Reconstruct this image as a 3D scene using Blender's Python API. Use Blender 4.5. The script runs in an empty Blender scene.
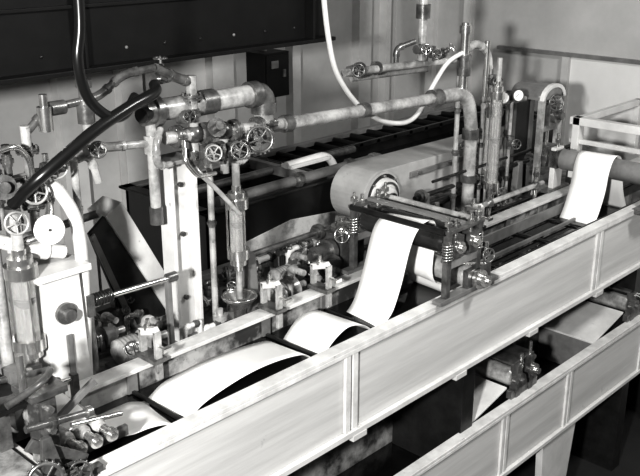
import bpy, math, random
from mathutils import Vector as V, Matrix
random.seed(4)
# ---------------------------------------------------------------- materials
MATS={}
def mat(name,c,rough=.5,metal=0.,c2=None,scale=8.,bump=.0,stretch=(1,1,1),trans=0.,spec=.5,lo=.35,hi=.7,chips=0.,chipc=.05,chips_scale=60):
    m=bpy.data.materials.new(name);m.use_nodes=True
    nt=m.node_tree;b=nt.nodes["Principled BSDF"]
    b.inputs["Roughness"].default_value=rough;b.inputs["Metallic"].default_value=metal
    b.inputs["Specular IOR Level"].default_value=spec
    b.inputs["Transmission Weight"].default_value=trans
    if c2 is None:c2=c*.7
    tc=nt.nodes.new("ShaderNodeTexCoord");mp=nt.nodes.new("ShaderNodeMapping")
    mp.inputs["Scale"].default_value=stretch
    nz=nt.nodes.new("ShaderNodeTexNoise");nz.inputs["Scale"].default_value=scale;nz.inputs["Detail"].default_value=8;nz.inputs["Roughness"].default_value=.65
    cr=nt.nodes.new("ShaderNodeValToRGB")
    cr.color_ramp.elements[0].position=lo;cr.color_ramp.elements[1].position=hi
    cr.color_ramp.elements[0].color=(c2,c2*.995,c2*.98,1);cr.color_ramp.elements[1].color=(c,c*.995,c*.98,1)
    L=nt.links
    L.new(tc.outputs["Object"],mp.inputs[0]);L.new(mp.outputs[0],nz.inputs["Vector"])
    L.new(nz.outputs["Fac"],cr.inputs[0])
    col=cr.outputs[0]
    if chips:
        n2=nt.nodes.new("ShaderNodeTexNoise");n2.inputs["Scale"].default_value=chips_scale;n2.inputs["Detail"].default_value=5;n2.inputs["Roughness"].default_value=.7
        r2=nt.nodes.new("ShaderNodeValToRGB");r2.color_ramp.elements[0].position=.69-.1*chips;r2.color_ramp.elements[1].position=.76-.1*chips
        mx=nt.nodes.new("ShaderNodeMix");mx.data_type='RGBA'
        L.new(tc.outputs["Object"],n2.inputs["Vector"]);L.new(n2.outputs["Fac"],r2.inputs[0]);L.new(r2.outputs[0],mx.inputs[0])
        L.new(col,mx.inputs[6]);mx.inputs[7].default_value=(chipc,chipc,chipc,1);col=mx.outputs[2]
    L.new(col,b.inputs["Base Color"])
    if bump:
        bp=nt.nodes.new("ShaderNodeBump");bp.inputs["Strength"].default_value=bump;bp.inputs["Distance"].default_value=.01
        L.new(nz.outputs["Fac"],bp.inputs["Height"]);L.new(bp.outputs[0],b.inputs["Normal"])
    MATS[name]=m
    return m
mat("trough_paint",.57,.36,0,.42,3.5,.10,(.5,3,9),lo=.3,hi=.7,chips=.2,chipc=.3,chips_scale=9)
mat("rim_paint",.70,.32,0,.46,14,.05,chips=.3,chipc=.2,chips_scale=40)
mat("pipe_paint",.48,.26,.2,.20,14,.1,lo=.38,hi=.62,chips=.4,chipc=.08,chips_scale=45)
mat("light_paint",.66,.35,0,.48,7,.05,chips=.25,chipc=.2,chips_scale=35)
mat("housing_paint",.42,.35,0,.28,7,.05,chips=.3,chipc=.12,chips_scale=30)
mat("mid_paint",.22,.33,0,.10,8,.08,chips=.3,chipc=.05)
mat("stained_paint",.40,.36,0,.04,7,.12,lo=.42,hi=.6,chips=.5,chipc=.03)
mat("bright_metal",.75,.22,.9,.45,20)
mat("cast_metal",.24,.30,.6,.07,22,.15,chips=.3,chipc=.04)
mat("dark_metal",.04,.3,.5,.018,15,.1)
mat("black_paint",.008,.5,0,.005,12,.1,spec=.25)
mat("tank_paint",.012,.28,0,.004,6,.12,spec=.5,chips=.1,chipc=.08,chips_scale=14)
mat("rubber",.010,.28,0,.007,10)
mat("cable_sheath",.6,.4,0,.45,10)
mat("film",.80,.3,0,.70,3,.04)
mat("bath_liquid",.005,.03,0,.004,4,.10)
mat("tube_glass",.9,.08,0,.8,3,trans=.75)
mat("wall_plaster",.46,.8,0,.34,2.2,.05)
mat("lit_wall_paint",.66,.8,0,.56,2.2,.05)  # paler wall colour, bright light painted into the plaster tone
mat("pilaster_paint",.55,.7,0,.40,4,.05)
mat("concrete",.02,.8,0,.012,5,.2)
mat("ceiling_paint",.25,.8,0,.2,2)
mat("dial_white",.75,.4,0,.65,3)
mat("roller_rubber",.03,.2,0,.015,12)
# ---------------------------------------------------------------- builder
def fr(ax):
    ax=V(ax).normalized()
    t=V((0,0,1)) if abs(ax.z)<.9 else V((1,0,0))
    u=ax.cross(t).normalized();w=ax.cross(u).normalized()
    return ax,u,w
class B:
    def __init__(s,name):
        s.name=name;s.v=[];s.f=[];s.mi=[];s.sm=[];s.mats=[]
    def add(s,vs,fs,m,smooth=False):
        o=len(s.v);s.v+= [tuple(x) for x in vs]
        if m not in s.mats:s.mats.append(m)
        k=s.mats.index(m)
        for i,f in enumerate(fs):
            s.f.append([o+j for j in f]);s.mi.append(k);s.sm.append(smooth if isinstance(smooth,bool) else smooth[i])
    def box(s,x0,x1,y0,y1,z0,z1,m):
        s.add([(x,y,z) for x in(x0,x1) for y in(y0,y1) for z in(z0,z1)],[(0,1,3,2),(4,6,7,5),(0,4,5,1),(2,3,7,6),(0,2,6,4),(1,5,7,3)],m)
    def obox(s,c,d,m,ax=(1,0,0),up=(0,0,1)):
        c=V(c);a=V(ax).normalized();u=V(up);w=a.cross(u).normalized();u=w.cross(a)
        vs=[c+a*(i*d[0]/2)+w*(j*d[1]/2)+u*(k*d[2]/2) for i in(-1,1) for j in(-1,1) for k in(-1,1)]
        s.add(vs,[(0,1,3,2),(4,6,7,5),(0,4,5,1),(2,3,7,6),(0,2,6,4),(1,5,7,3)],m)
    def prism(s,poly,ex,m):
        n=len(poly);ex=V(ex);a=[V(p) for p in poly];b=[p+ex for p in a]
        s.add(a+b,[tuple(range(n))[::-1],tuple(range(n,2*n))]+[(i,(i+1)%n,n+(i+1)%n,n+i) for i in range(n)],m)
    def lathe(s,p,ax,prof,m,seg=20):
        p=V(p);a,u,w=fr(ax)
        def ring(t,r):return [p+a*t+(u*math.cos(2*math.pi*i/seg)+w*math.sin(2*math.pi*i/seg))*r for i in range(seg)]
        for (t0,r0),(t1,r1) in zip(prof,prof[1:]):
            s.add(ring(t0,r0)+ring(t1,r1),[(i,(i+1)%seg,seg+(i+1)%seg,seg+i) for i in range(seg)],m,seg>8)
        for t,r in(prof[0],prof[-1]):
            if r>1e-5:s.add(ring(t,r),[tuple(range(seg))],m)
    def cyl(s,p0,p1,r,m,r1=None,seg=20):
        d=V(p1)-V(p0);s.lathe(p0,d,[(0,r),(d.length,r if r1 is None else r1)],m,seg)
    def ball(s,c,r,m,sc=1.,ax=(0,0,1)):
        n=10
        a,u,w=fr(ax);c=V(c);seg=18;vs=[];fs=[]
        for j in range(n+1):
            th=math.pi*j/n
            for i in range(seg):
                ph=2*math.pi*i/seg
                vs.append(c+a*(-math.cos(th)*r*sc)+(u*math.cos(ph)+w*math.sin(ph))*(math.sin(th)*r+1e-5))
        for j in range(n):
            for i in range(seg):fs.append((j*seg+i,j*seg+(i+1)%seg,(j+1)*seg+(i+1)%seg,(j+1)*seg+i))
        s.add(vs,fs,m,True)
    def torus(s,c,ax,R,r,m,seg=28,sg=8):
        c=V(c);a,u,w=fr(ax);vs=[];fs=[]
        for i in range(seg):
            d=u*math.cos(2*math.pi*i/seg)+w*math.sin(2*math.pi*i/seg)
            for j in range(sg):
                q=2*math.pi*j/sg;vs.append(c+d*(R+r*math.cos(q))+a*r*math.sin(q))
        for i in range(seg):
            for j in range(sg):fs.append((i*sg+j,((i+1)%seg)*sg+j,((i+1)%seg)*sg+(j+1)%sg,i*sg+(j+1)%sg))
        s.add(vs,fs,m,True)
    def sweep(s,pts,r,m,seg=14):
        pts=[V(p) for p in pts];n=len(pts)
        tg=[(pts[min(i+1,n-1)]-pts[max(i-1,0)]).normalized() for i in range(n)]
        _,u,_=fr(tg[0]);vs=[]
        for i in range(n):
            u=(u-tg[i]*u.dot(tg[i])).normalized();w=tg[i].cross(u)
            for j in range(seg):
                q=2*math.pi*j/seg;vs.append(pts[i]+(u*math.cos(q)+w*math.sin(q))*r)
        fs=[(i*seg+j,i*seg+(j+1)%seg,(i+1)*seg+(j+1)%seg,(i+1)*seg+j) for i in range(n-1) for j in range(seg)]
        s.add(vs,fs,m,True)
        s.add(vs[:seg],[tuple(range(seg))],m);s.add(vs[-seg:],[tuple(range(seg))],m)
    def pipe(s,pts,r,m,fil=None,collar=True,cm=None):
        pts=[V(p) for p in pts];cm=cm or m
        if fil is None:fil=r*2.2
        out=[pts[0]]
        for i in range(1,len(pts)-1):
            p=pts[i];a=(pts[i-1]-p);b=(pts[i+1]-p);f=min(fil,a.length*.49,b.length*.49)
            a.normalize();b.normalize();A=p+a*f;C=p+b*f
            for k in range(8):
                t=k/7;out.append(A*(1-t)**2+p*2*t*(1-t)+C*t*t)
            if collar:
                s.cyl(A-a*r*.2,A+a*r*.9,r*1.28,cm);s.cyl(C-b*r*.2,C+b*r*.9,r*1.28,cm)
                s.sweep([A*(1-t)**2+p*2*t*(1-t)+C*t*t for t in[k/7 for k in range(8)]],r*1.15,cm)
        out.append(pts[-1]);s.sweep(out,r,m)
    def hose(s,pts,r,m,n=8):
        P=[V(p) for p in pts];P=[P[0]*2-P[1]]+P+[P[-1]*2-P[-2]];out=[]
        for i in range(1,len(P)-2):
            for k in range(n):
                t=k/n;a,b,c,d=P[i-1:i+3]
                out.append(.5*((2*b)+(c-a)*t+(2*a-5*b+4*c-d)*t*t+(3*b-a-3*c+d)*t**3))
        out.append(P[-2]);s.sweep(out,r,m)
    def flange(s,c,ax,r,m,th=.012,bolts=6):
        a,u,w=fr(ax);c=V(c)
        s.cyl(c-a*th,c-a*.001,r,m);s.cyl(c+a*.001,c+a*th,r,m)
        for i in range(bolts):
            d=(u*math.cos(2*math.pi*i/bolts)+w*math.sin(2*math.pi*i/bolts))*r*.78
            s.cyl(c+d-a*(th+.006),c+d+a*(th+.006),r*.13,"cast_metal",seg=6)
    def union(s,c,ax,r,m="cast_metal"):
        a,u,w=fr(ax);c=V(c)
        s.lathe(c-a*r*1.2,a,[(0,r*1.2),(r*.8,r*1.2),(r*.8,r*1.55),(r*1.6,r*1.55),(r*1.6,r*1.2),(r*2.4,r*1.2)],m,8)
    def wheel(s,c,ax,R,m="bright_metal",spokes=5,solid=False,stem=.05,teeth=0):
        a,u,w=fr(ax);c=V(c)
        s.torus(c,a,R,R*.13,m)
        s.cyl(c-a*R*.2,c+a*R*.2,R*.25,m)
        s.cyl(c+a*R*.15,c+a*R*.35,R*.12,"cast_metal",seg=6)
        if solid:s.cyl(c-a*R*.06,c+a*R*.06,R*.95,m,seg=28)
        for i in range(spokes):
            d=u*math.cos(2*math.pi*i/spokes+.3)+w*math.sin(2*math.pi*i/spokes+.3)
            s.cyl(c+d*R*.15,c+d*R,R*.09,m,seg=8)
        for i in range(teeth):
            q=2*math.pi*i/teeth;d=u*math.cos(q)+w*math.sin(q)
            s.obox(c+d*R*1.12,(R*.22,R*.16,R*.2),m,d,a)
        if stem:s.cyl(c,c-a*stem,R*.13 if R>.03 else .004,"bright_metal",seg=10)
    def valve(s,c,pax,sax,r,R,m="cast_metal",wm="bright_metal",at_wheel=False,**k2):
        c=V(c);p=V(pax).normalized();q=V(sax).normalized()
        if at_wheel:c=c-q*r*4.8
        s.ball(c,r*1.5,m,1.15,p)
        for k in(-1,1):
            s.cyl(c+p*k*r*1.2,c+p*k*r*2.2,r*1.4,m,seg=8)
        s.lathe(c,q,[(0,r*1.1),(r*1.6,r*1.1),(r*1.6,r*1.45),(r*2.1,r*1.45),(r*2.1,r*.8),(r*3,r*.6),(r*3,r*.85),(r*3.5,r*.85),(r*3.5,r*.3),(r*4.2,r*.3)],m,12)
        s.wheel(c+q*r*4.8,q,R,wm,stem=r*1.5,**k2)
    def gauge(s,c,ax,R):
        s.lathe(c,ax,[(-R*.9,R),(0,R),(0,R*.86),(-R*.15,R*.84)],"cast_metal",26)
        s.lathe(V(c)-V(ax).normalized()*R*.12,ax,[(0,R*.84),(.001,R*.84)],"dial_white",26)
        a,u,w=fr(ax);s.obox(V(c)+a*.001+u*R*.2,(R*.8,R*.07,.001),"black_paint",u*.7+w*.7,a)
    def done(s,bev=.002,parent=None):
        me=bpy.data.meshes.new(s.name);me.from_pydata(s.v,[],s.f)
        for k in s.mats:me.materials.append(MATS[k])
        me.polygons.foreach_set("material_index",s.mi);me.polygons.foreach_set("use_smooth",s.sm);me.update()
        o=bpy.data.objects.new(s.name,me);bpy.context.collection.objects.link(o)
        if bev:
            b=o.modifiers.new("edge","BEVEL");b.width=bev;b.segments=2;b.limit_method='ANGLE';b.angle_limit=.7
        if parent:o.parent=parent
        return o
FLOOR=-.4
# ---------------------------------------------------------------- room shell
def simple(name,b,m):
    q=B(name);q.box(*b,m);return q.done(0)
simple("floor",(-1.4,4.56,-1.5,3.7,FLOOR-.1,FLOOR),"concrete")
simple("ceiling",(-1.4,4.56,-1.5,3.7,2.9,3.0),"ceiling_paint")
simple("wall_back",(-1.4,4.56,3.6,3.7,FLOOR,2.9),"wall_plaster")
simple("wall_right",(4.46,4.56,-1.5,3.6,FLOOR,2.9),"wall_plaster")
simple("wall_left",(-1.5,-1.4,-1.5,3.7,FLOOR,2.9),"wall_plaster")
n=1
for x0,x1 in[(.9,1.0),(1.5,1.62),(2.05,2.17),(2.38,2.5),(2.93,3.07),(3.5,3.56),(4.05,4.16),(4.3,4.34)]:
    simple("shadow_edge_%d"%n,(x0,x1,3.54,3.6,FLOOR,2.9),"pilaster_paint");n+=1
for y0,y1 in[(3.28,3.33),(3.02,3.07)]:
    simple("shadow_edge_%d"%n,(4.42,4.46,y0,y1,FLOOR,2.9),"pilaster_paint");n+=1
simple("shadow_edge_%d"%n,(4.43,4.46,-1.5,2.84,1.375,1.395),"mid_paint");n+=1  # dark strip painting in the edge of a shadow on the wall
simple("shadow_edge_%d"%n,(4.42,4.46,2.38,2.42,.3,1.375),"pilaster_paint");n+=1
simple("shadow_edge_%d"%n,(4.445,4.46,-1.5,2.38,.3,1.375),"lit_wall_paint");n+=1  # paler sheet painting the brightly lit wall below the shadow edge
# ---------------------------------------------------------------- girder
g=B("overhead_girder")
g.box(-1.3,2.76,2.6,2.62,1.61,2.2,"black_paint")
g.box(-1.3,2.76,2.54,2.72,1.6,1.615,"black_paint")
g.box(-1.3,2.76,2.54,2.72,2.19,2.205,"black_paint")
for i in range(24):
    x=-1.1+i*.16
    for z in(1.66,2.0):
        g.ball((x,2.6,z),.006,"mid_paint" if i%3==0 else "dark_metal")
for x in(-.8,.4,1.6,2.65):
    g.box(x,x+.05,2.63,2.68,2.2,2.9,"dark_metal")
    g.box(x-.01,x+.0,2.55,2.6,1.61,2.2,"black_paint")
g.box(.9,2.7,2.585,2.6,1.80,1.812,"black_paint")
g.done()
# ---------------------------------------------------------------- troughs
def trough(name,zt,xl,xr):
    h=.276;b=B(name)
    b.box(xl,xr,1.5,1.512,zt-h,zt-.012,"trough_paint")
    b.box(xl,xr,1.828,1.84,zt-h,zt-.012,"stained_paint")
    b.box(xl,xr,1.5,1.84,zt-h-.01,zt-h,"mid_paint")
    b.box(xl,xl+.012,1.5,1.84,zt-h,zt-.012,"light_paint")
    b.box(xr-.012,xr,1.5,1.84,zt-h,zt-.012,"light_paint")
    b.box(xl,xr,1.488,1.53,zt-.012,zt,"rim_paint")
    b.box(xl,xr,1.812,1.86,zt-.012,zt,"rim_paint")
    b.box(xl,xr,1.856,1.866,zt-.05,zt,"rim_paint")
    b.box(xl,xr,1.488,1.5,zt-.026,zt-.012,"rim_paint")
    b.box(xl,xr,1.484,1.5,zt-h-.012,zt-h+.006,"light_paint")
    return b
b=trough("processing_trough",.95,.8,4.4)
for x in(1.695,3.15,4.0):
    b.box(x-.026,x-.004,1.49,1.5,.68,.925,"rim_paint");b.box(x+.004,x+.026,1.49,1.5,.68,.925,"rim_paint")
    b.box(x-.004,x+.004,1.497,1.5,.68,.925,"black_paint")
for x in(1.2,1.695,2.2,2.65,3.15,3.6):
    b.box(x,x+.06,1.482,1.52,.645,.664,"trough_paint")
b.box(.812,4.388,1.512,1.828,.86,.878,"bath_liquid")
for x in(1.185,1.67,1.925,2.62,3.0,3.25):
    b.box(x,x+.010,1.512,1.828,.880,.888,"dark_metal")
    for y in(1.515,1.822):b.box(x-.01,x+.022,y-.004,y+.004,.88,.94,"mid_paint")
b.box(2.42,4.38,1.775,1.783,.885,.93,"mid_paint")
b.box(2.42,4.38,1.575,1.581,.885,.92,"dark_metal")
b.box(2.42,3.3,1.68,1.69,.885,.90,"mid_paint")
for x in(.95,2.3,3.6,4.2):
    b.box(x,x+.07,1.52,1.82,FLOOR,.67,"dark_metal")
b.done(.002)
b=trough("processing_trough",.388,1.3,4.4)
for x in(1.95,2.55,3.02,3.7):
    b.box(x-.022,x-.003,1.49,1.5,.115,.365,"rim_paint");b.box(x+.003,x+.022,1.49,1.5,.115,.365,"rim_paint")
b.box(1.312,4.388,1.512,1.828,.2,.22,"bath_liquid")
for x in(1.7,2.86,4.0):
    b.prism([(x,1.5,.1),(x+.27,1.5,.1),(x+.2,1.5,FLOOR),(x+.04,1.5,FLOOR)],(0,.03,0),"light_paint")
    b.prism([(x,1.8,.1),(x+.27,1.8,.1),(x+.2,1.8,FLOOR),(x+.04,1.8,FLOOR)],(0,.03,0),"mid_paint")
b.done(.002)
# ---------------------------------------------------------------- film strip
def cr(P,n=10):
    P=[V((p[0],0,p[1])) for p in P];P=[P[0]*2-P[1]]+P+[P[-1]*2-P[-2]];out=[]
    for i in range(1,len(P)-2):
        for k in range(n):
            t=k/n;a,b_,c,d=P[i-1:i+3]
            out.append(.5*((2*b_)+(c-a)*t+(2*a-5*b_+4*c-d)*t*t+(3*b_-a-3*c+d)*t**3))
    out.append(P[-2]);return out
path=[(.86,.985),(.90,1.006),(.945,1.003),(.975,.96),(.995,.925),(1.04,.905),(1.09,.902),(1.14,.895),(1.185,.874),(1.21,.883),(1.26,.908),(1.38,.924),(1.50,.923),(1.62,.905),(1.675,.870),(1.705,.886),(1.75,.918),(1.81,.934),(1.88,.910),(1.93,.872),(1.97,.880),(2.015,.915),(2.055,1.0),(2.09,1.10),(2.12,1.148),(2.165,1.168),(2.215,1.155),(2.225,1.10),(2.215,1.0),(2.235,.955),(2.28,.935),(2.35,.87),(2.7,.83),(3.1,.83),(3.28,.86),(3.34,.9),(3.39,1.0),(3.41,1.09),(3.44,1.137),(3.49,1.138),(3.53,1.09),(3.56,.98),(3.62,.88)]
c=cr(path);q=B("film_strip");vs=[]
for i,p in enumerate(c):
    tw=.014*math.sin(i*.09)
    for j in range(7):
        vs.append((p.x,1.608+.158*j/6,p.z+tw*(j/6-.5)))
fs=[(i*7+j,(i+1)*7+j,(i+1)*7+j+1,i*7+j+1) for i in range(len(c)-1) for j in range(6)]
q.add(vs,fs,"film",True);o=q.done(0)
sm=o.modifiers.new("thick","SOLIDIFY");sm.thickness=.0015
# ---------------------------------------------------------------- squeeze roller stand
def roller(b,x,z,y0,y1,r,m,jr=.012):
    b.lathe((x,y0,z),(0,1,0),[(0,jr),(.02,jr),(.02,r*.8),(.03,r),(y1-y0-.03,r),(y1-y0-.02,r*.8),(y1-y0-.02,jr),(y1-y0,jr)],m,28)
    for y in(y0,y1):
        b.lathe((x,y-.012,z),(0,1,0),[(0,r*.35),(0,r*.62),(.024,r*.62)],"bright_metal",20)
b=B("squeeze_roller_stand")
roller(b,2.165,1.125,1.5,1.88,.036,"roller_rubber")
roller(b,2.245,1.12,1.5,1.88,.034,"roller_rubber")
roller(b,2.28,.985,1.49,1.86,.036,"pipe_paint")
for y in(1.49,1.87):
    b.box(2.12,2.29,y-.008,y+.008,1.055,1.08,"mid_paint")
    for x in(2.125,2.285):
        b.box(x-.01,x+.01,y-.01,y+.01,.95,1.18,"cast_metal")
        b.cyl((x,y,1.18),(x,y,1.225),.005,"bright_metal",seg=8)
        b.cyl((x,y,1.195),(x,y,1.208),.013,"bright_metal",seg=6)
        for k in range(6):b.torus((x,y,1.09+k*.009),(0,0,1),.015,.003,"bright_metal",16,6)
    b.box(2.11,2.30,y-.014,y+.014,1.172,1.182,"cast_metal")
    for x in(2.165,2.245):
        b.obox((x,y,1.122),(.05,.03,.07),"cast_metal")
        b.lathe((x,y-.015,1.122),(0,-1,0),[(0,.02),(.01,.02),(.01,.01),(.02,.01)],"bright_metal",16)
        b.cyl((x,y,1.15),(x,y,1.21),.006,"bright_metal",seg=8)
        b.cyl((x,y,1.18),(x,y,1.192),.011,"bright_metal",seg=6)
    b.box(2.23,2.36,y-.01,y+.01,.945,1.02,"cast_metal")
    b.lathe((2.28,y-.012,.985),(0,-1,0),[(0,.032),(.018,.032),(.018,.02),(.04,.02),(.04,.008),(.05,.008)],"bright_metal" if y<1.6 else "cast_metal")
    b.box(2.08,2.40,y-.016,y+.016,.948,.962,"mid_paint")
    b.cyl((2.34,y,.96),(2.34,y,1.09),.007,"bright_metal");b.cyl((2.34,y,1.04),(2.34,y,1.055),.013,"cast_metal",seg=6)
    b.cyl((2.10,y,1.09),(2.32,y,1.02),.006,"bright_metal")
b.wheel((2.31,1.46,1.06),(-.3,-.9,.2),.022,"cast_metal",stem=.03)
b.cyl((2.11,1.49,1.177),(2.11,1.87,1.177),.010,"dark_metal")
b.cyl((2.30,1.49,1.17),(2.30,1.87,1.17),.011,"pipe_paint")
b.box(2.19,2.215,1.49,1.87,1.182,1.192,"mid_paint")
b.cyl((2.37,1.52,.99),(2.37,1.83,.99),.009,"bright_metal")
b.cyl((2.34,1.49,1.08),(2.34,1.87,1.08),.007,"dark_metal")
b.done(.0015)
b=B("guide_roller_stand")
roller(b,3.465,1.09,1.42,1.88,.044,"mid_paint")
for y in(1.44,1.88):
    b.box(3.43,3.5,y-.012,y+.012,.95,1.14,"light_paint");b.obox((3.465,y,1.09),(.07,.04,.08),"cast_metal")
    b.box(3.38,3.56,y-.02,y+.02,.948,.962,"cast_metal")
    b.cyl((3.465,y,1.13),(3.465,y,1.2),.007,"bright_metal");b.cyl((3.465,y,1.16),(3.465,y,1.175),.014,"cast_metal",seg=6)
b.box(3.42,3.51,1.42,1.5,.93,.952,"cast_metal")
b.lathe((3.465,1.91,1.09),(0,1,0),[(0,.03),(.02,.03),(.02,.05),(.04,.05)],"cast_metal")
b.done()
b=B("end_frame")
b.box(3.68,3.72,1.4,1.95,1.195,1.23,"light_paint");b.box(3.69,3.71,1.4,1.95,1.11,1.13,"light_paint")
for y in(1.52,1.9):b.box(3.68,3.73,y,y+.035,.95,1.23,"light_paint")
b.box(3.73,4.3,1.9,1.93,1.2,1.23,"light_paint");b.box(4.28,4.32,1.9,1.93,.95,1.23,"light_paint")
b.done()
# feed stand bottom-left
b=B("feed_roller_stand")
for i,x in enumerate((.865,.905,.945)):
    roller(b,x,.982,1.565,1.82,.018,"pipe_paint",.009)
    b.lathe((x,1.552,.982),(0,-1,0),[(0,.016),(.012,.016),(.012,.009),(.022,.009)],"bright_metal",16)
for y in(1.56,1.83):b.box(.80,1.0,y,y+.012,.95,.975,"cast_metal")
for y in(1.49,1.86):
    b.box(.70,.88,y-.01,y+.01,.95,.965,"cast_metal")
    b.prism([(.74,y-.006,.96),(.80,y-.006,.96),(.77,y-.006,1.08),(.75,y-.006,1.08)],(0,.012,0),"cast_metal")
b.box(.795,.84,1.58,1.625,.95,1.12,"stained_paint");b.box(.775,.86,1.56,1.645,1.12,1.135,"cast_metal")
b.box(.80,.835,1.572,1.58,.96,1.11,"cast_metal")
for z in(.99,1.04,1.09):b.cyl((.817,1.575,z),(.817,1.56,z),.009,"bright_metal",seg=6)
b.box(.76,.79,1.7,1.73,.95,1.06,"cast_metal");b.box(.83,.86,1.76,1.79,.95,1.10,"mid_paint")
b.box(.74,.84,1.66,1.86,1.06,1.07,"dark_metal")
for y in(1.53,1.68,1.78):
    b.cyl((.74,y,1.09),(.88,y,1.07),.008,"cast_metal");b.union((.8,y,1.08),(1,0,-.2),.009);b.lathe((.88,y,1.07),(1,0,-.1),[(0,.014),(.012,.014)],"bright_metal",12)
b.wheel((.74,1.47,1.00),(-.3,-.95,.2),.034,"cast_metal",stem=.03,teeth=18)
b.wheel((.82,1.475,.975),(-.3,-.95,.2),.024,"cast_metal",stem=.03,teeth=14)
b.prism([(.84,1.64,1.0),(.87,1.64,1.0),(.98,1.64,1.06),(.97,1.64,1.075)],(0,.01,0),"mid_paint")
b.prism([(.72,1.5,1.06),(.74,1.5,1.08),(.86,1.5,.99),(.85,1.5,.975)],(0,.01,0),"cast_metal")
for k in range(7):b.torus((.89+k*.008,1.74,1.04),(1,0,0),.013,.003,"bright_metal",14,6)
b.cyl((.86,1.74,1.04),(.98,1.74,1.04),.006,"bright_metal")
b.box(.97,.985,1.73,1.75,.97,1.05,"cast_metal")
b.cyl((.88,1.60,1.01),(1.01,1.60,.985),.006,"bright_metal")
b.cyl((.78,1.6,1.135),(.78,1.6,1.22),.009,"bright_metal")
b.pipe([(.72,1.56,1.14),(.80,1.56,1.16),(.86,1.62,1.15),(.86,1.72,1.10)],.008,"cast_metal",.03,False)
b.box(.70,.785,1.44,1.86,.86,.95,"stained_paint")
b.box(.70,.785,1.46,1.86,FLOOR,.86,"mid_paint")
b.done(.0015)
for (x,z) in((2.66,.46),(3.60,.46)):
    b=B("submerged_roller_stand")
    roller(b,x,z,1.52,1.82,.036,"pipe_paint");roller(b,x+.09,z+.01,1.52,1.82,.03,"dark_metal")
    for y in(1.53,1.81):
        b.box(x-.04,x+.14,y-.012,y+.012,.388,.42,"cast_metal");b.box(x-.015,x+.015,y-.016,y+.016,.388,z+.06,"cast_metal");b.box(x+.075,x+.1,y-.016,y+.016,.388,z+.07,"cast_metal")
        b.cyl((x+.09,y,z+.07),(x+.09,y,z+.12),.006,"bright_metal")
        b.cyl((x+.03,y,z),(x+.03,y,z+.09),.008,"bright_metal")
        b.lathe((x+.09,y-.016,z+.01),(0,-1,0),[(0,.025),(.015,.025),(.015,.012),(.03,.012)],"bright_metal")
        b.lathe((x,y-.016,z),(0,-1,0),[(0,.028),(.012,.028),(.012,.012),(.025,.012)],"cast_metal")
    b.box(x-.03,x+.12,1.53,1.81,z+.06,z+.068,"cast_metal")
    b.cyl((x+.13,1.53,z+.04),(x+.13,1.81,z+.04),.010,"bright_metal")
    b.prism([(x-.30,1.54,.365),(x-.04,1.54,.425),(x-.04,1.54,.433),(x-.30,1.54,.373)],(0,.26,0),"light_paint")
    b.prism([(x-.30,1.54,.365),(x-.292,1.54,.365),(x-.292,1.54,.22),(x-.30,1.54,.22)],(0,.26,0),"mid_paint")
    b.done(.0015)
# ---------------------------------------------------------------- bed + rear tank
b=B("machine_bed")
b.box(.3,4.4,1.868,2.335,.84,.86,"stained_paint");b.box(.3,4.4,1.868,1.9,.78,.84,"mid_paint")
b.box(.3,4.4,2.3,2.335,.86,.9,"mid_paint")
b.box(.3,4.4,2.1,2.12,FLOOR,.84,"black_paint")
for x in(.4,1.4,2.6,4.2):
    b.box(x,x+.08,1.9,1.98,FLOOR,.84,"dark_metal");b.box(x,x+.08,2.22,2.3,FLOOR,.84,"dark_metal")
b.done()
b=B("dip_tank")
b.box(1.9,4.3,2.35,2.37,.3,1.09,"tank_paint");b.box(1.9,4.3,2.83,2.85,.3,1.09,"tank_paint")
b.box(1.9,1.92,2.35,2.85,.3,1.09,"tank_paint");b.box(4.28,4.3,2.35,2.85,.3,1.09,"tank_paint")
b.box(1.9,4.3,2.35,2.85,.29,.31,"dark_metal")
b.box(1.92,4.28,2.37,2.83,.95,.97,"bath_liquid")
b.box(1.88,4.32,2.335,2.385,1.09,1.1,"dark_metal");b.box(1.88,4.32,2.815,2.865,1.09,1.1,"mid_paint")
b.box(1.88,1.93,2.335,2.865,1.09,1.1,"dark_metal")
b.prism([(2.0,2.345,.86),(2.62,2.345,.86),(2.62,2.345,.95),(2.3,2.345,.98),(2.0,2.345,.94)],(0,.004,0),"stained_paint")
for x in(2.0,3.1,4.2):
    for y in(2.37,2.78):b.box(x,x+.05,y,y+.05,FLOOR,.3,"dark_metal")
b.box(2.5,4.2,2.60,2.612,1.1,1.12,"dark_metal");b.box(2.5,4.2,2.77,2.785,1.1,1.12,"mid_paint")
for i in range(14):
    x=2.52+i*.12;b.cyl((x,2.6,1.105),(x,2.78,1.105),.012,"black_paint")
b.box(2.5,2.53,2.37,2.83,1.1,1.115,"dark_metal")
b.box(4.1,4.13,2.37,2.83,1.1,1.115,"dark_metal")
b.done()
b=B("tank_heating_pipe")
b.cyl((1.95,2.36,1.125),(2.75,2.36,1.125),.020,"mid_paint")
for x in(2.05,2.35,2.65):b.union((x,2.36,1.125),(1,0,0),.020)
b.pipe([(2.75,2.36,1.125),(2.85,2.36,1.125),(2.85,2.36,1.0)],.020,"mid_paint")
b.cyl((2.0,2.56,1.115),(2.9,2.56,1.115),.016,"cast_metal")
b.cyl((2.0,2.70,1.115),(2.5,2.70,1.115),.016,"dark_metal")
b.done()
b=B("tank_hook_bracket")
b.box(2.40,2.62,2.44,2.50,1.14,1.155,"light_paint");b.pipe([(2.40,2.47,1.15),(2.64,2.47,1.155),(2.70,2.47,1.06)],.017,"light_paint",.06,False)
b.box(2.40,2.43,2.36,2.84,1.10,1.14,"mid_paint")
b.done()
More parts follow.
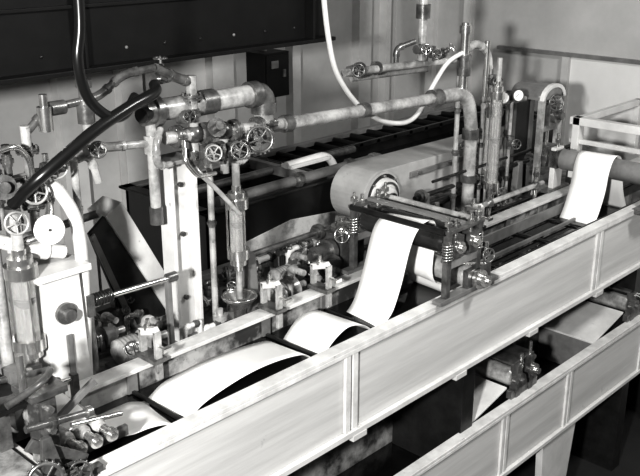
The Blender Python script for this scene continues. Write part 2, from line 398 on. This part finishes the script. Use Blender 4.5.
# ---------------------------------------------------------------- drive housing
b=B("drive_housing")
P=[]
hx,hz=2.575,1.055
for k in range(17):
    q=math.pi/2+math.pi*k/16;P.append((hx+.105*math.cos(q),2.13,hz+.105*math.sin(q)))
P+=[(3.62,2.13,hz-.1),(3.62,2.13,hz+.09)]
b.prism(P,(0,.17,0),"housing_paint")
b.lathe((hx,2.13,hz),(0,-1,0),[(0,.104),(.012,.104),(.012,.094)],"housing_paint",40)
b.lathe((hx,2.128,hz),(0,-1,0),[(0,.094),(.012,.094)],"dark_metal",40)
b.lathe((hx,2.116,hz),(0,-1,0),[(0,.080),(.02,.076),(.02,.052),(.035,.045),(.035,.018),(.06,.018)],"light_paint",40)
b.torus((hx,2.094,hz),(0,1,0),.063,.005,"cast_metal",32)
b.lathe((hx,2.075,hz),(0,-1,0),[(0,.028),(.008,.028)],"dark_metal",24)
for k in range(8):
    q=k*math.pi/4;b.cyl((hx+.087*math.cos(q),2.116,hz+.087*math.sin(q)),(hx+.087*math.cos(q),2.106,hz+.087*math.sin(q)),.005,"bright_metal",seg=6)
b.lathe((3.50,2.13,1.06),(0,-1,0),[(0,.1),(.015,.1),(.015,.08)],"light_paint",36)
b.lathe((3.50,2.12,1.06),(0,-1,0),[(0,.08),(.003,.08),(.003,.04),(.03,.04)],"dark_metal",36)
b.box(2.75,3.4,2.118,2.13,1.10,1.12,"mid_paint")
b.box(2.75,3.4,2.12,2.13,.97,.985,"mid_paint")
for x in(2.8,3.0,3.2,3.35):b.cyl((x,2.118,1.11),(x,2.11,1.11),.008,"cast_metal",seg=6)
for x in(2.7,3.1,3.5):b.box(x,x+.06,2.15,2.28,.86,.96,"mid_paint")
b.prism([(2.48,2.13,.97),(2.46,2.13,.86),(2.72,2.13,.86),(2.66,2.13,.96)],(0,.15,0),"mid_paint")
b.done()
b=B("line_shaft")
b.cyl((1.73,2.03,1.05),(2.36,2.03,1.05),.010,"cast_metal");b.cyl((2.66,2.03,1.05),(3.95,2.03,1.05),.010,"dark_metal")
for x in(1.76,2.12,2.7,3.05,3.5):
    b.lathe((x-.02,2.03,1.05),(1,0,0),[(0,.02),(.012,.02),(.012,.028),(.028,.028),(.028,.02),(.04,.02)],"cast_metal")
for x in(1.8,2.3,2.72,3.4,3.9):
    b.prism([(x-.03,2.015,.86),(x+.03,2.015,.86),(x+.015,2.015,1.06),(x-.015,2.015,1.06)],(0,.03,0),"mid_paint")
b.cyl((2.73,2.0,1.11),(3.45,2.0,1.11),.006,"dark_metal")
b.cyl((2.66,2.06,.99),(3.45,2.06,.99),.012,"dark_metal")
b.done()
b=B("gearbox")
b.obox((2.2,1.99,.98),(.12,.1,.14),"cast_metal");b.obox((2.2,1.99,.875),(.18,.14,.03),"mid_paint")
b.lathe((2.17,1.95,1.06),(-.5,-.85,.1),[(0,.035),(.03,.035),(.03,.024),(.05,.024),(.05,.01),(.07,.01)],"bright_metal",24)
b.lathe((2.2,1.99,1.05),(0,0,1),[(0,.04),(.015,.04),(.015,.025),(.03,.02),(.03,.012),(.045,.012)],"bright_metal")
b.lathe((2.12,1.97,1.0),(-1,0,0),[(0,.04),(.02,.04),(.02,.03),(.08,.03),(.08,.015),(.1,.015)],"cast_metal")
b.lathe((2.08,1.94,.96),(-.3,-1,0),[(0,.045),(.01,.045),(.01,.03),(.025,.03),(.025,.012),(.06,.012)],"cast_metal",24)
b.wheel((2.10,1.90,1.075),(-.4,-.9,.2),.026,"bright_metal",stem=.04)
for dx in(-.05,.05):
    for dz in(-.06,.06):b.cyl((2.2+dx,1.94,.98+dz),(2.2+dx,1.93,.98+dz),.007,"bright_metal",seg=6)
b.done()
# ---------------------------------------------------------------- main steam pipe
b=B("steam_pipe")
b.cyl((1.43,2.0,1.575),(1.80,2.0,1.572),.031,"pipe_paint",seg=26)
b.lathe((1.405,2.0,1.575),(1,0,0),[(0,.020),(0,.036),(.03,.036),(.03,.044),(.05,.044)],"cast_metal",26)
b.cyl((1.415,1.985,1.575),(1.38,1.97,1.575),.02,"dark_metal")
b.lathe((1.60,2.0,1.574),(1,0,0),[(0,.036),(.05,.036)],"cast_metal",26)
b.pipe([(1.78,2,1.572),(1.85,2,1.572),(1.85,2,1.45)],.031,"pipe_paint",.045,True,"cast_metal")
b.flange((1.85,2,1.475),(0,0,1),.045,"cast_metal",.01,8)
b.pipe([(1.85,2,1.465),(2.6,2,1.44),(2.93,2,1.43),(2.97,2,1.30),(2.97,2,.86)],.021,"pipe_paint",.07,False)
b.pipe([(2.72,2,1.436),(2.94,2,1.43),(2.975,2,1.27)],.027,"pipe_paint",.085,False)
b.lathe((2.70,2,1.437),(1,0,-.03),[(0,.034),(.045,.034)],"cast_metal")
b.lathe((2.97,2,1.24),(0,0,1),[(0,.034),(.04,.034)],"cast_metal")
b.cyl((2.975,2,1.27),(2.975,2,.88),.025,"pipe_paint")
b.lathe((2.975,2,.86),(0,0,1),[(0,.06),(.015,.06),(.015,.036),(.06,.036)],"cast_metal")
b.lathe((2.975,2,1.06),(0,0,1),[(0,.034),(.03,.034)],"cast_metal")
b.lathe((1.93,2,1.462),(1,0,-.03),[(0,.028),(.03,.028)],"cast_metal")
b.lathe((2.3,2,1.45),(1,0,-.03),[(0,.026),(.03,.026)],"cast_metal")
b.done()
b=B("valve_manifold")
b.cyl((1.46,1.98,1.50),(1.9,1.98,1.47),.018,"pipe_paint")
b.cyl((1.56,1.98,1.66),(1.56,1.98,1.40),.015,"pipe_paint")
b.cyl((1.67,1.98,1.49),(1.67,1.98,1.36),.013,"pipe_paint")
b.cyl((1.645,2.02,1.49),(1.645,2.02,.86),.010,"pipe_paint")
wd=(-.55,-.8,.15)
b.valve((1.565,1.90,1.452),(1,0,0),wd,.017,.022,at_wheel=True,wm="pipe_paint")
b.valve((1.66,1.90,1.443),(1,0,0),wd,.017,.024,at_wheel=True,wm="cast_metal",teeth=14)
b.valve((1.74,1.90,1.462),(1,0,0),wd,.018,.037,at_wheel=True,wm="cast_metal",teeth=20)
b.valve((1.51,1.93,1.56),(0,0,1),(-.3,-.9,.2),.013,.017,at_wheel=True,wm="cast_metal")
b.lathe((1.61,1.96,1.50),(-.3,-.9,.4),[(0,.022),(.03,.022),(.03,.028),(.045,.028),(.045,.012),(.07,.012)],"cast_metal",16)
for x in(1.50,1.60,1.71,1.80):b.flange((x,1.98,1.497-(x-1.5)*.07),(1,0,0),.032,"cast_metal",.008)
b.flange((1.56,1.98,1.60),(0,0,1),.03,"cast_metal",.007)
b.ball((1.56,1.98,1.495),.028,"cast_metal");b.ball((1.67,1.98,1.487),.027,"cast_metal")
b.pipe([(1.56,1.98,1.64),(1.51,1.98,1.66),(1.42,1.95,1.70)],.012,"cast_metal",.03)
b.valve((1.46,1.98,1.665),(1,0,0),(0,0,1),.011,.018,wm="cast_metal")
b.pipe([(1.53,1.97,1.43),(1.53,1.93,1.40),(1.60,1.93,1.33),(1.68,1.93,1.24)],.007,"pipe_paint",.03,False)
b.pipe([(1.74,1.97,1.44),(1.74,1.95,1.40),(1.70,1.96,1.385)],.008,"pipe_paint",.02)
b.pipe([(1.50,1.95,1.49),(1.48,1.92,1.44),(1.52,1.92,1.39),(1.60,1.94,1.38)],.007,"bright_metal",.02,False)
b.pipe([(1.44,1.97,1.53),(1.40,1.94,1.50),(1.40,1.94,1.44),(1.46,1.96,1.43)],.009,"pipe_paint",.02)
b.obox((1.62,1.99,1.435),(.2,.05,.02),"cast_metal")
for x in(1.53,1.58,1.63,1.7):
    b.cyl((x,1.95,1.455),(x,1.95,1.40),.009,"bright_metal",seg=6);b.union((x,1.95,1.42),(0,0,1),.009)
b.union((1.645,2.02,1.2),(0,0,1),.010);b.union((1.56,1.98,1.55),(0,0,1),.015)
b.done(.0015)
b=B("support_post")
b.box(1.475,1.487,1.985,2.045,.86,1.42,"light_paint");b.box(1.558,1.57,1.985,2.045,.86,1.42,"light_paint");b.box(1.48,1.565,2.01,2.02,.86,1.42,"light_paint")
b.box(1.46,1.585,1.97,2.06,1.42,1.432,"mid_paint");b.box(1.44,1.605,1.96,2.07,.86,.872,"mid_paint")
for z in(1.0,1.2,1.35):b.cyl((1.522,2.008,z),(1.522,1.998,z),.008,"cast_metal",seg=6)
b.done()
b=B("drop_pipe")
b.cyl((1.43,2.0,1.56),(1.43,2.0,1.28),.015,"pipe_paint");b.lathe((1.43,2,1.255),(0,0,1),[(0,.019),(.05,.019)],"cast_metal")
b.lathe((1.43,2,1.46),(0,0,1),[(0,.022),(.05,.022)],"pipe_paint")
b.pipe([(1.41,2.0,1.49),(1.30,2.0,1.50),(1.22,1.98,1.515),(1.2,1.98,1.53)],.011,"pipe_paint",.03)
b.done()
def flow(x,y,zt,zb,r,tail,topz):
    b=B("flowmeter")
    b.cyl((x,y,zb),(x,y,zt),r,"tube_glass",seg=24)
    b.cyl((x,y,zb+.01),(x,y,zt-.01),r*.28,"bright_metal",seg=8)
    b.lathe((x,y,zb+(zt-zb)*.45),(0,0,1),[(0,.0),(.02,r*.6),(.03,r*.6)],"dark_metal")
    for z,k in((zt,1),(zb,-1)):
        b.lathe((x,y,z-.02*k),(0,0,k),[(0,r*1.45),(.03,r*1.45),(.03,r*1.1),(.05,r*1.1),(.05,r*.6),(.07,r*.6)],"bright_metal",24)
    for k in range(3):
        q=k*2.09+.4;b.cyl((x+r*1.3*math.cos(q),y+r*1.3*math.sin(q),zb),(x+r*1.3*math.cos(q),y+r*1.3*math.sin(q),zt),.003,"bright_metal",seg=6)
    b.cyl((x,y,zb-.04),(x,y,tail),r*.4,"pipe_paint");b.cyl((x,y,zt+.04),(x,y,topz),r*.5,"pipe_paint")
    return b.done(0)
flow(1.695,1.96,1.27,1.10,.024,.955,1.39)
flow(.957,1.9,1.28,1.08,.028,.86,1.42)
flow(3.04,1.93,1.42,1.04,.020,.86,1.56)
flow(3.13,2.02,1.36,1.06,.014,.86,1.5)
b=B("drain_funnel")
b.lathe((1.71,1.98,.862),(0,0,1),[(0,.018),(.035,.018),(.05,.022),(.085,.055),(.092,.055),(.086,.05),(.055,.016),(.05,.0)],"bright_metal",28)
b.torus((1.71,1.98,.953),(0,0,1),.053,.004,"bright_metal")
b.done(0)
# left cluster
b=B("valve_cluster")
lw=(-.35,-.9,.2)
b.valve((1.196,1.9,1.528),(1,0,0),lw,.011,.020,at_wheel=True,wm="cast_metal")
b.valve((1.079,1.9,1.504),(1,0,0),lw,.013,.024,at_wheel=True,wm="pipe_paint")
b.valve((1.015,1.9,1.458),(0,0,1),lw,.015,.028,at_wheel=True,wm="pipe_paint")
b.wheel((1.031,1.88,1.364),lw,.033,"dial_white",solid=True,stem=.1)
b.valve((.95,1.88,1.40),(0,0,1),lw,.015,.026,at_wheel=True,wm="pipe_paint")
b.lathe((.965,1.96,1.47),lw,[(0,.024),(.03,.024),(.03,.03),(.045,.03),(.045,.014),(.07,.014)],"cast_metal",16)
b.cyl((1.05,1.98,1.60),(1.05,1.98,1.30),.012,"pipe_paint");b.cyl((.96,1.98,1.72),(.96,1.98,1.36),.012,"pipe_paint")
b.cyl((1.00,1.99,1.56),(1.00,1.99,1.30),.010,"cast_metal")
b.cyl((.925,1.96,1.70),(.925,1.96,.86),.016,"pipe_paint");b.union((.925,1.96,1.60),(0,0,1),.016);b.flange((.925,1.96,1.50),(0,0,1),.032,"cast_metal",.007)
b.cyl((1.10,1.99,1.52),(1.10,1.99,1.26),.008,"bright_metal");b.union((1.10,1.99,1.40),(0,0,1),.009)
b.pipe([(.93,1.98,1.47),(1.10,1.98,1.48),(1.22,1.98,1.50),(1.24,1.98,1.42)],.010,"pipe_paint",.03)
b.pipe([(1.05,1.98,1.58),(1.11,1.98,1.63),(1.26,1.98,1.64),(1.34,1.98,1.69),(1.42,1.95,1.70)],.010,"cast_metal",.03)
b.pipe([(1.155,1.95,1.50),(1.155,1.95,1.34),(1.165,1.95,.86)],.010,"pipe_paint",.03)
b.pipe([(.90,1.96,1.36),(1.0,1.93,1.31),(1.09,1.93,1.28)],.018,"light_paint",.03)
b.pipe([(.93,1.95,1.33),(1.02,1.9,1.34),(1.07,1.93,1.40),(1.07,1.97,1.44)],.009,"bright_metal",.03)
b.pipe([(.94,1.93,1.56),(1.0,1.93,1.57),(1.04,1.95,1.52),(1.04,1.95,1.42)],.007,"bright_metal",.03,False)
for z in(1.40,1.47,1.54):
    b.flange((1.05,1.98,z),(0,0,1),.028,"cast_metal",.006);b.union((1.0,1.99,z-.02),(0,0,1),.011);b.union((.96,1.98,z+.03),(0,0,1),.012)
b.lathe((1.14,1.98,1.63),(1,0,0),[(-.02,.018),(.02,.018)],"cast_metal")
b.lathe((1.22,1.98,1.60),(0,0,1),[(-.02,.022),(.04,.022),(.04,.014),(.07,.014),(.07,.02),(.09,.02)],"cast_metal")
b.lathe((1.10,1.97,1.60),(0,0,1),[(-.02,.018),(.04,.018),(.04,.010),(.07,.010)],"bright_metal")
b.pipe([(1.22,1.98,1.60),(1.22,1.98,1.52)],.012,"pipe_paint")
b.box(.89,.97,1.875,1.93,.985,1.03,"mid_paint")
for x in(.90,.93,.96):b.cyl((x,1.875,1.008),(x,1.865,1.008),.007,"bright_metal",seg=6)
b.box(.90,.915,1.88,1.93,.86,.99,"mid_paint")
b.done(.0015)
b=B("bent_duct")
b.hose([(1.06,1.93,1.47),(1.095,1.92,1.43),(1.125,1.91,1.34),(1.125,1.91,1.15),(1.12,1.92,1.0),(1.12,1.93,.86)],.017,"light_paint")
b.done(0)
b=B("pump_pedestal")
b.prism([(.99,1.88,.86),(1.11,1.88,.86),(1.10,1.88,1.24),(1.0,1.88,1.24)],(0,.1,0),"light_paint")
b.box(.975,1.125,1.86,2.0,1.24,1.258,"light_paint");b.box(.97,1.14,1.87,2.0,.86,.875,"light_paint")
b.lathe((1.05,1.88,1.14),(0,-1,0),[(0,.028),(.01,.028),(.01,.016),(.03,.016)],"cast_metal")
b.box(1.045,1.062,1.872,1.88,.9,1.08,"mid_paint")
b.done()
b=B("adjusting_rod")
b.cyl((1.14,1.9,1.138),(1.40,1.9,1.128),.008,"bright_metal")
for k in range(6):b.torus((1.15+k*.009,1.9,1.138),(1,0,0),.015,.004,"dark_metal",16,6)
b.lathe((1.38,1.9,1.13),(1,0,0),[(0,.014),(.03,.014)],"cast_metal")
b.box(1.375,1.39,1.892,1.908,.86,1.13,"mid_paint");b.box(1.12,1.14,1.885,1.915,1.1,1.16,"cast_metal")
b.done()
b=B("sloped_tank_end")
b.prism([(1.33,2.2,1.20),(1.40,2.2,1.25),(1.60,2.2,.86),(1.44,2.2,.86)],(0,.012,0),"dark_metal")
b.prism([(1.385,2.19,1.245),(1.445,2.19,1.275),(1.665,2.19,.86),(1.595,2.19,.86)],(0,.1,0),"light_paint")
b.cyl((1.1,2.25,1.22),(1.46,2.25,1.24),.012,"mid_paint")
b.prism([(1.33,2.19,1.19),(1.345,2.19,1.20),(1.47,2.19,.86),(1.45,2.19,.86)],(0,.01,0),"mid_paint")
b.done()
b=B("rubber_hose")
b.hose([(1.14,1.84,2.1),(1.14,1.84,1.86),(1.125,1.84,1.76),(1.15,1.85,1.67),(1.21,1.86,1.615),(1.27,1.88,1.61),(1.33,1.92,1.64)],.013,"rubber");b.done(0)
b=B("rubber_hose")
b.hose([(1.40,1.93,1.66),(1.36,1.88,1.65),(1.27,1.86,1.63),(1.16,1.85,1.59),(1.06,1.85,1.535),(1.0,1.87,1.49),(.97,1.93,1.43)],.015,"rubber");b.done(0)
b=B("supply_hose")
b.hose([(2.17,2.05,1.95),(2.17,2.05,1.82),(2.21,2.05,1.63),(2.27,2.05,1.53),(2.36,2.05,1.445),(2.44,2.04,1.395),(2.52,2.04,1.368),(2.61,2.04,1.358),(2.68,2.04,1.385),(2.75,2.03,1.48),(2.82,2.02,1.555),(2.89,2.0,1.59)],.009,"cable_sheath");b.done(0)
b=B("overhead_pipework")
b.cyl((2.67,2.03,2.3),(2.67,2.03,1.58),.016,"pipe_paint")
b.lathe((2.67,2.03,1.73),(0,0,1),[(0,.026),(.05,.026)],"cast_metal")
b.valve((2.66,1.98,1.61),(0,0,1),(-.5,-.8,.1),.012,.017,wm="cast_metal")
b.valve((2.71,1.98,1.60),(1,0,0),(.2,-.8,.5),.012,.017)
b.valve((2.61,1.99,1.63),(1,0,0),(-.5,-.8,.1),.012,.017)
b.cyl((2.28,2.06,1.575),(2.88,2.03,1.56),.014,"pipe_paint")
b.cyl((2.36,2.1,1.54),(2.8,2.1,1.525),.010,"pipe_paint")
b.flange((2.36,2.06,1.575),(1,0,0),.028,"cast_metal",.008);b.flange((2.45,2.06,1.572),(1,0,0),.024,"cast_metal",.008)
b.valve((2.33,2.06,1.58),(1,0,0),(-.5,-.8,.1),.012,.020,wm="cast_metal")
b.pipe([(2.89,2.0,1.59),(2.97,2.0,1.62),(3.07,2.0,1.57),(3.07,2.0,1.40)],.014,"pipe_paint",.05)
b.cyl((2.90,2.0,1.70),(2.90,2.0,1.45),.018,"bright_metal");b.lathe((2.90,2,1.50),(0,0,1),[(0,.026),(.03,.026),(.03,.022),(.06,.022),(.06,.028),(.08,.028)],"cast_metal")
b.lathe((2.90,2,1.66),(0,0,1),[(0,.024),(.03,.024)],"bright_metal")
b.cyl((3.04,1.99,1.62),(3.04,1.99,1.4),.011,"bright_metal")
b.gauge((3.12,1.95,1.39),(-.5,-.8,.1),.026)
b.gauge((3.23,1.95,1.385),(-.5,-.8,.1),.026)
b.cyl((3.05,2.0,1.36),(3.40,2.02,1.34),.012,"pipe_paint")
for x in(3.10,3.2,3.3):b.union((x,2.005,1.355),(1,0,0),.013)
b.valve((3.08,1.98,1.34),(0,0,1),(-.5,-.8,.1),.013,.022,wm="cast_metal")
b.valve((3.07,1.98,1.46),(0,0,1),(-.5,-.8,.1),.012,.020,wm="cast_metal")
b.valve((3.12,1.96,1.0),(0,0,1),(-.5,-.8,.1),.013,.022,wm="cast_metal")
b.valve((3.24,1.98,1.18),(0,0,1),(-.5,-.8,.1),.012,.02,wm="cast_metal")
for x,y,r,zt in((3.08,2.02,.009,1.5),(3.20,2.04,.012,1.36),(3.26,2.0,.009,1.35),(2.915,2.03,.010,1.5),(3.32,2.05,.011,1.34)):
    b.cyl((x,y,zt),(x,y,.86),r,"pipe_paint")
    for z in(.92,1.1,1.27):b.union((x,y,z+x*.03),(0,0,1),r)
b.pipe([(2.915,2.03,1.2),(3.0,2.06,1.2),(3.08,2.02,1.25)],.009,"cast_metal",.03)
b.pipe([(2.56,2.06,1.57),(2.56,2.06,1.63),(2.64,2.04,1.65)],.010,"cast_metal",.02)
b.done(.0015)
b=B("bearing_stand")
for x in(3.41,3.56):
    b.box(x-.012,x+.012,1.93,1.955,.86,1.36,"pipe_paint");b.box(x-.012,x+.012,2.07,2.095,.86,1.36,"mid_paint")
P=[(3.485+.090*math.cos(math.pi-math.pi*k/10),1.93,1.34+.06*math.sin(math.pi*k/10)) for k in range(11)]
b.prism(P,(0,.165,0),"mid_paint")
P2=[(3.485+.095*math.cos(math.pi-math.pi*k/10),1.925,1.34+.065*math.sin(math.pi*k/10)) for k in range(11)]+[(3.485+.078*math.cos(math.pi*k/10),1.925,1.34+.048*math.sin(math.pi*k/10)) for k in range(11)]
b.prism(P2,(0,.02,0),"light_paint")
for z in(.98,1.2):b.box(3.41,3.56,1.935,1.955,z,z+.025,"mid_paint")
b.box(3.42,3.55,2.08,2.09,.86,1.34,"dark_metal")
b.obox((3.485,1.95,1.09),(.09,.06,.09),"cast_metal")
b.obox((3.485,1.95,1.27),(.08,.06,.09),"cast_metal")
b.lathe((3.485,1.92,1.27),(0,-1,0),[(0,.035),(.02,.035),(.02,.018),(.04,.018)],"cast_metal")
b.lathe((3.485,1.92,1.09),(0,-1,0),[(0,.035),(.02,.035),(.02,.018),(.05,.018)],"bright_metal")
b.wheel((3.44,1.89,1.335),(-.5,-.8,.1),.034,"cast_metal",stem=.08)
b.cyl((3.485,1.95,1.14),(3.485,1.95,1.40),.009,"bright_metal")
b.box(3.36,3.62,1.91,2.12,.86,.874,"cast_metal")
b.done()
b=B("guide_rail")
b.cyl((2.45,1.88,1.0),(3.36,1.88,1.0),.011,"pipe_paint")
for x in(2.6,2.95,3.3):
    b.cyl((x,1.88,.86),(x,1.88,1.08),.009,"bright_metal");b.ball((x,1.88,1.0),.02,"cast_metal");b.union((x,1.88,1.05),(0,0,1),.009)
b.cyl((2.55,1.92,.93),(3.6,1.92,.93),.008,"dark_metal")
b.done()
for x in(1.265,1.712,1.93,2.78):
    b=B("rim_clamp")
    b.box(x-.010,x+.010,1.862,1.874,.86,1.03,"pipe_paint");b.prism([(x-.010,1.874,1.03),(x-.010,1.81,1.05),(x-.010,1.795,1.035),(x-.010,1.862,1.012)],(.02,0,0),"light_paint")
    b.box(x-.010,x+.010,1.795,1.807,.90,1.04,"pipe_paint");b.box(x-.022,x+.022,1.79,1.875,.95,.963,"cast_metal")
    b.cyl((x,1.80,1.0),(x,1.76,1.0),.005,"bright_metal",seg=8);b.obox((x,1.76,1.0),(.03,.005,.012),"bright_metal")
    b.lathe((x,1.84,1.035),(0,0,1),[(0,.012),(.012,.012),(.012,.006),(.03,.006)],"bright_metal",8)
    b.done(.0015)
PU=[(1.33,1.99,1),(1.28,2.12,.9),(1.89,1.97,1),(2.02,2.08,.9),(2.5,1.98,.8)]
def pump(x,y,s=1.):
    b=B("circulation_pump");z=.86
    b.box(x-.09*s,x+.09*s,y-.04*s,y+.04*s,z,z+.014,"cast_metal")
    b.lathe((x-.08*s,y,z+.055*s),(1,0,0),[(0,.02*s),(.01*s,.036*s),(.075*s,.036*s),(.075*s,.022*s),(.095*s,.022*s),(.095*s,.04*s),(.125*s,.045*s),(.14*s,.03*s),(.155*s,.012*s),(.18*s,.012*s)],"pipe_paint",24)
    for k in(-.055,.0):b.box(x+k*s-.008,x+k*s+.008,y-.03*s,y+.03*s,z+.01,z+.05*s,"cast_metal")
    b.pipe([(x+.03*s,y,z+.08*s),(x+.03*s,y,z+.13*s),(x+.03*s,y-.07*s,z+.13*s)],.011*s,"pipe_paint",.02)
    b.lathe((x+.03*s,y,z+.09*s),(0,0,1),[(0,.02*s),(.02*s,.02*s)],"bright_metal",6)
    b.wheel((x-.05*s,y-.045*s,z+.075*s),(-.3,-.8,.5),.02*s,"cast_metal",stem=.02)
    for k in range(5):b.torus((x-.06*s+k*.012*s,y,z+.055*s),(1,0,0),.036*s,.002,"mid_paint",20,6)
    b.done(.0015)
for p in PU:pump(*p)
b=B("bed_fittings")
R=random.Random(11)
ms=["cast_metal","pipe_paint","mid_paint","bright_metal","cast_metal","dark_metal","light_paint"]
for i in range(150):
    x=R.uniform(1.16,3.35);y=R.uniform(1.9,2.26)
    if abs(x-1.71)<.07 and y<2.06:continue
    if any(abs(x-p[0])<.13 and abs(y-p[1])<.08 for p in PU):continue
    if x>2.4 and y>2.08:continue
    k=R.random();m=R.choice(ms);z=.86
    if k<.3:
        l=R.uniform(.05,.12);r=R.uniform(.006,.013);zz=z+R.uniform(.02,.07)
        b.cyl((x,y,z),(x,y,zz),r,m);b.pipe([(x,y,zz-.01),(x,y,zz+.01),(x+l,y,zz+.01)],r,m,.015)
        b.union((x+l*.7,y,zz+.01),(1,0,0),r);b.cyl((x+l*.95,y,z),(x+l*.95,y,zz+.01),r,m)
    elif k<.45:
        r=R.uniform(.008,.012);h=R.uniform(.04,.08)
        b.cyl((x,y,z),(x,y,z+h),r,m);b.valve((x,y,z+h),(1,0,0),(R.uniform(-.5,.3),-.8,R.uniform(.1,.9)),r,R.uniform(.012,.018),wm="cast_metal")
    elif k<.7:
        a=R.uniform(-.5,.5)
        b.obox((x,y,z+.008),(.09,.035,.016),m,(1,a,0));b.obox((x-.02,y,z+.03),(.02,.03,.05),m,(1,a,0))
        for q in(-.035,.035):b.cyl((x+q,y+a*q,z+.01),(x+q,y+a*q,z+.028),.007,"bright_metal",seg=6)
    elif k<.85:
        b.flange((x,y,z+.035),(1,R.uniform(-.8,.8),0),.034,m,.008);b.cyl((x-.03,y,z+.035),(x+.06,y,z+.035),.014,"cast_metal");
    else:
        b.lathe((x,y,z),(0,0,1),[(0,.03),(.012,.03),(.012,.018),(.04,.016),(.04,.024),(.055,.024),(.055,.01),(.075,.01)],m,16)
b.done(.0015)
b=B("electrical_switch_box")
b.box(3.21,3.39,3.46,3.6,1.175,1.41,"black_paint");b.box(3.22,3.38,3.45,3.46,1.185,1.40,"black_paint")
b.box(3.33,3.35,3.44,3.45,1.28,1.32,"cast_metal");b.box(3.25,3.30,3.444,3.45,1.33,1.37,"mid_paint")
b.cyl((3.3,3.55,1.41),(3.3,3.55,2.9),.012,"mid_paint")
b.done()
# ---------------------------------------------------------------- camera
cam=bpy.data.cameras.new("camera");co=bpy.data.objects.new("camera",cam);bpy.context.collection.objects.link(co)
cam.sensor_width=36;cam.lens=36*900/640;cam.clip_start=.02
t=math.radians(19.46);fw=V((math.cos(t)*.724,math.cos(t)*.690,-math.sin(t)))
co.location=(0,0,2.065);co.rotation_euler=fw.to_track_quat('-Z','Y').to_euler()
bpy.context.scene.camera=co
# ---------------------------------------------------------------- lights
def area(name,loc,tgt,size,e):
    l=bpy.data.lights.new(name,'AREA');l.size=size;l.energy=e;l.color=(1,.995,.98);o=bpy.data.objects.new(name,l);bpy.context.collection.objects.link(o)
    o.location=loc;o.rotation_euler=(V(tgt)-V(loc)).to_track_quat('-Z','Y').to_euler();return o
area("flood_lamp",(-.9,.1,2.15),(2.6,2.0,1.1),.14,225)
area("fill_light",(2.6,.3,2.8),(2.9,1.9,1.0),.3,52)  # added overhead fill to lift the right side, no lamp known there
w=bpy.data.worlds.new("world");bpy.context.scene.world=w;w.use_nodes=True
w.node_tree.nodes["Background"].inputs[0].default_value=(.5,.5,.5,1);w.node_tree.nodes["Background"].inputs[1].default_value=.04
vs=bpy.context.scene.view_settings;vs.view_transform='Standard';vs.look='None';vs.exposure=.05;vs.gamma=.82
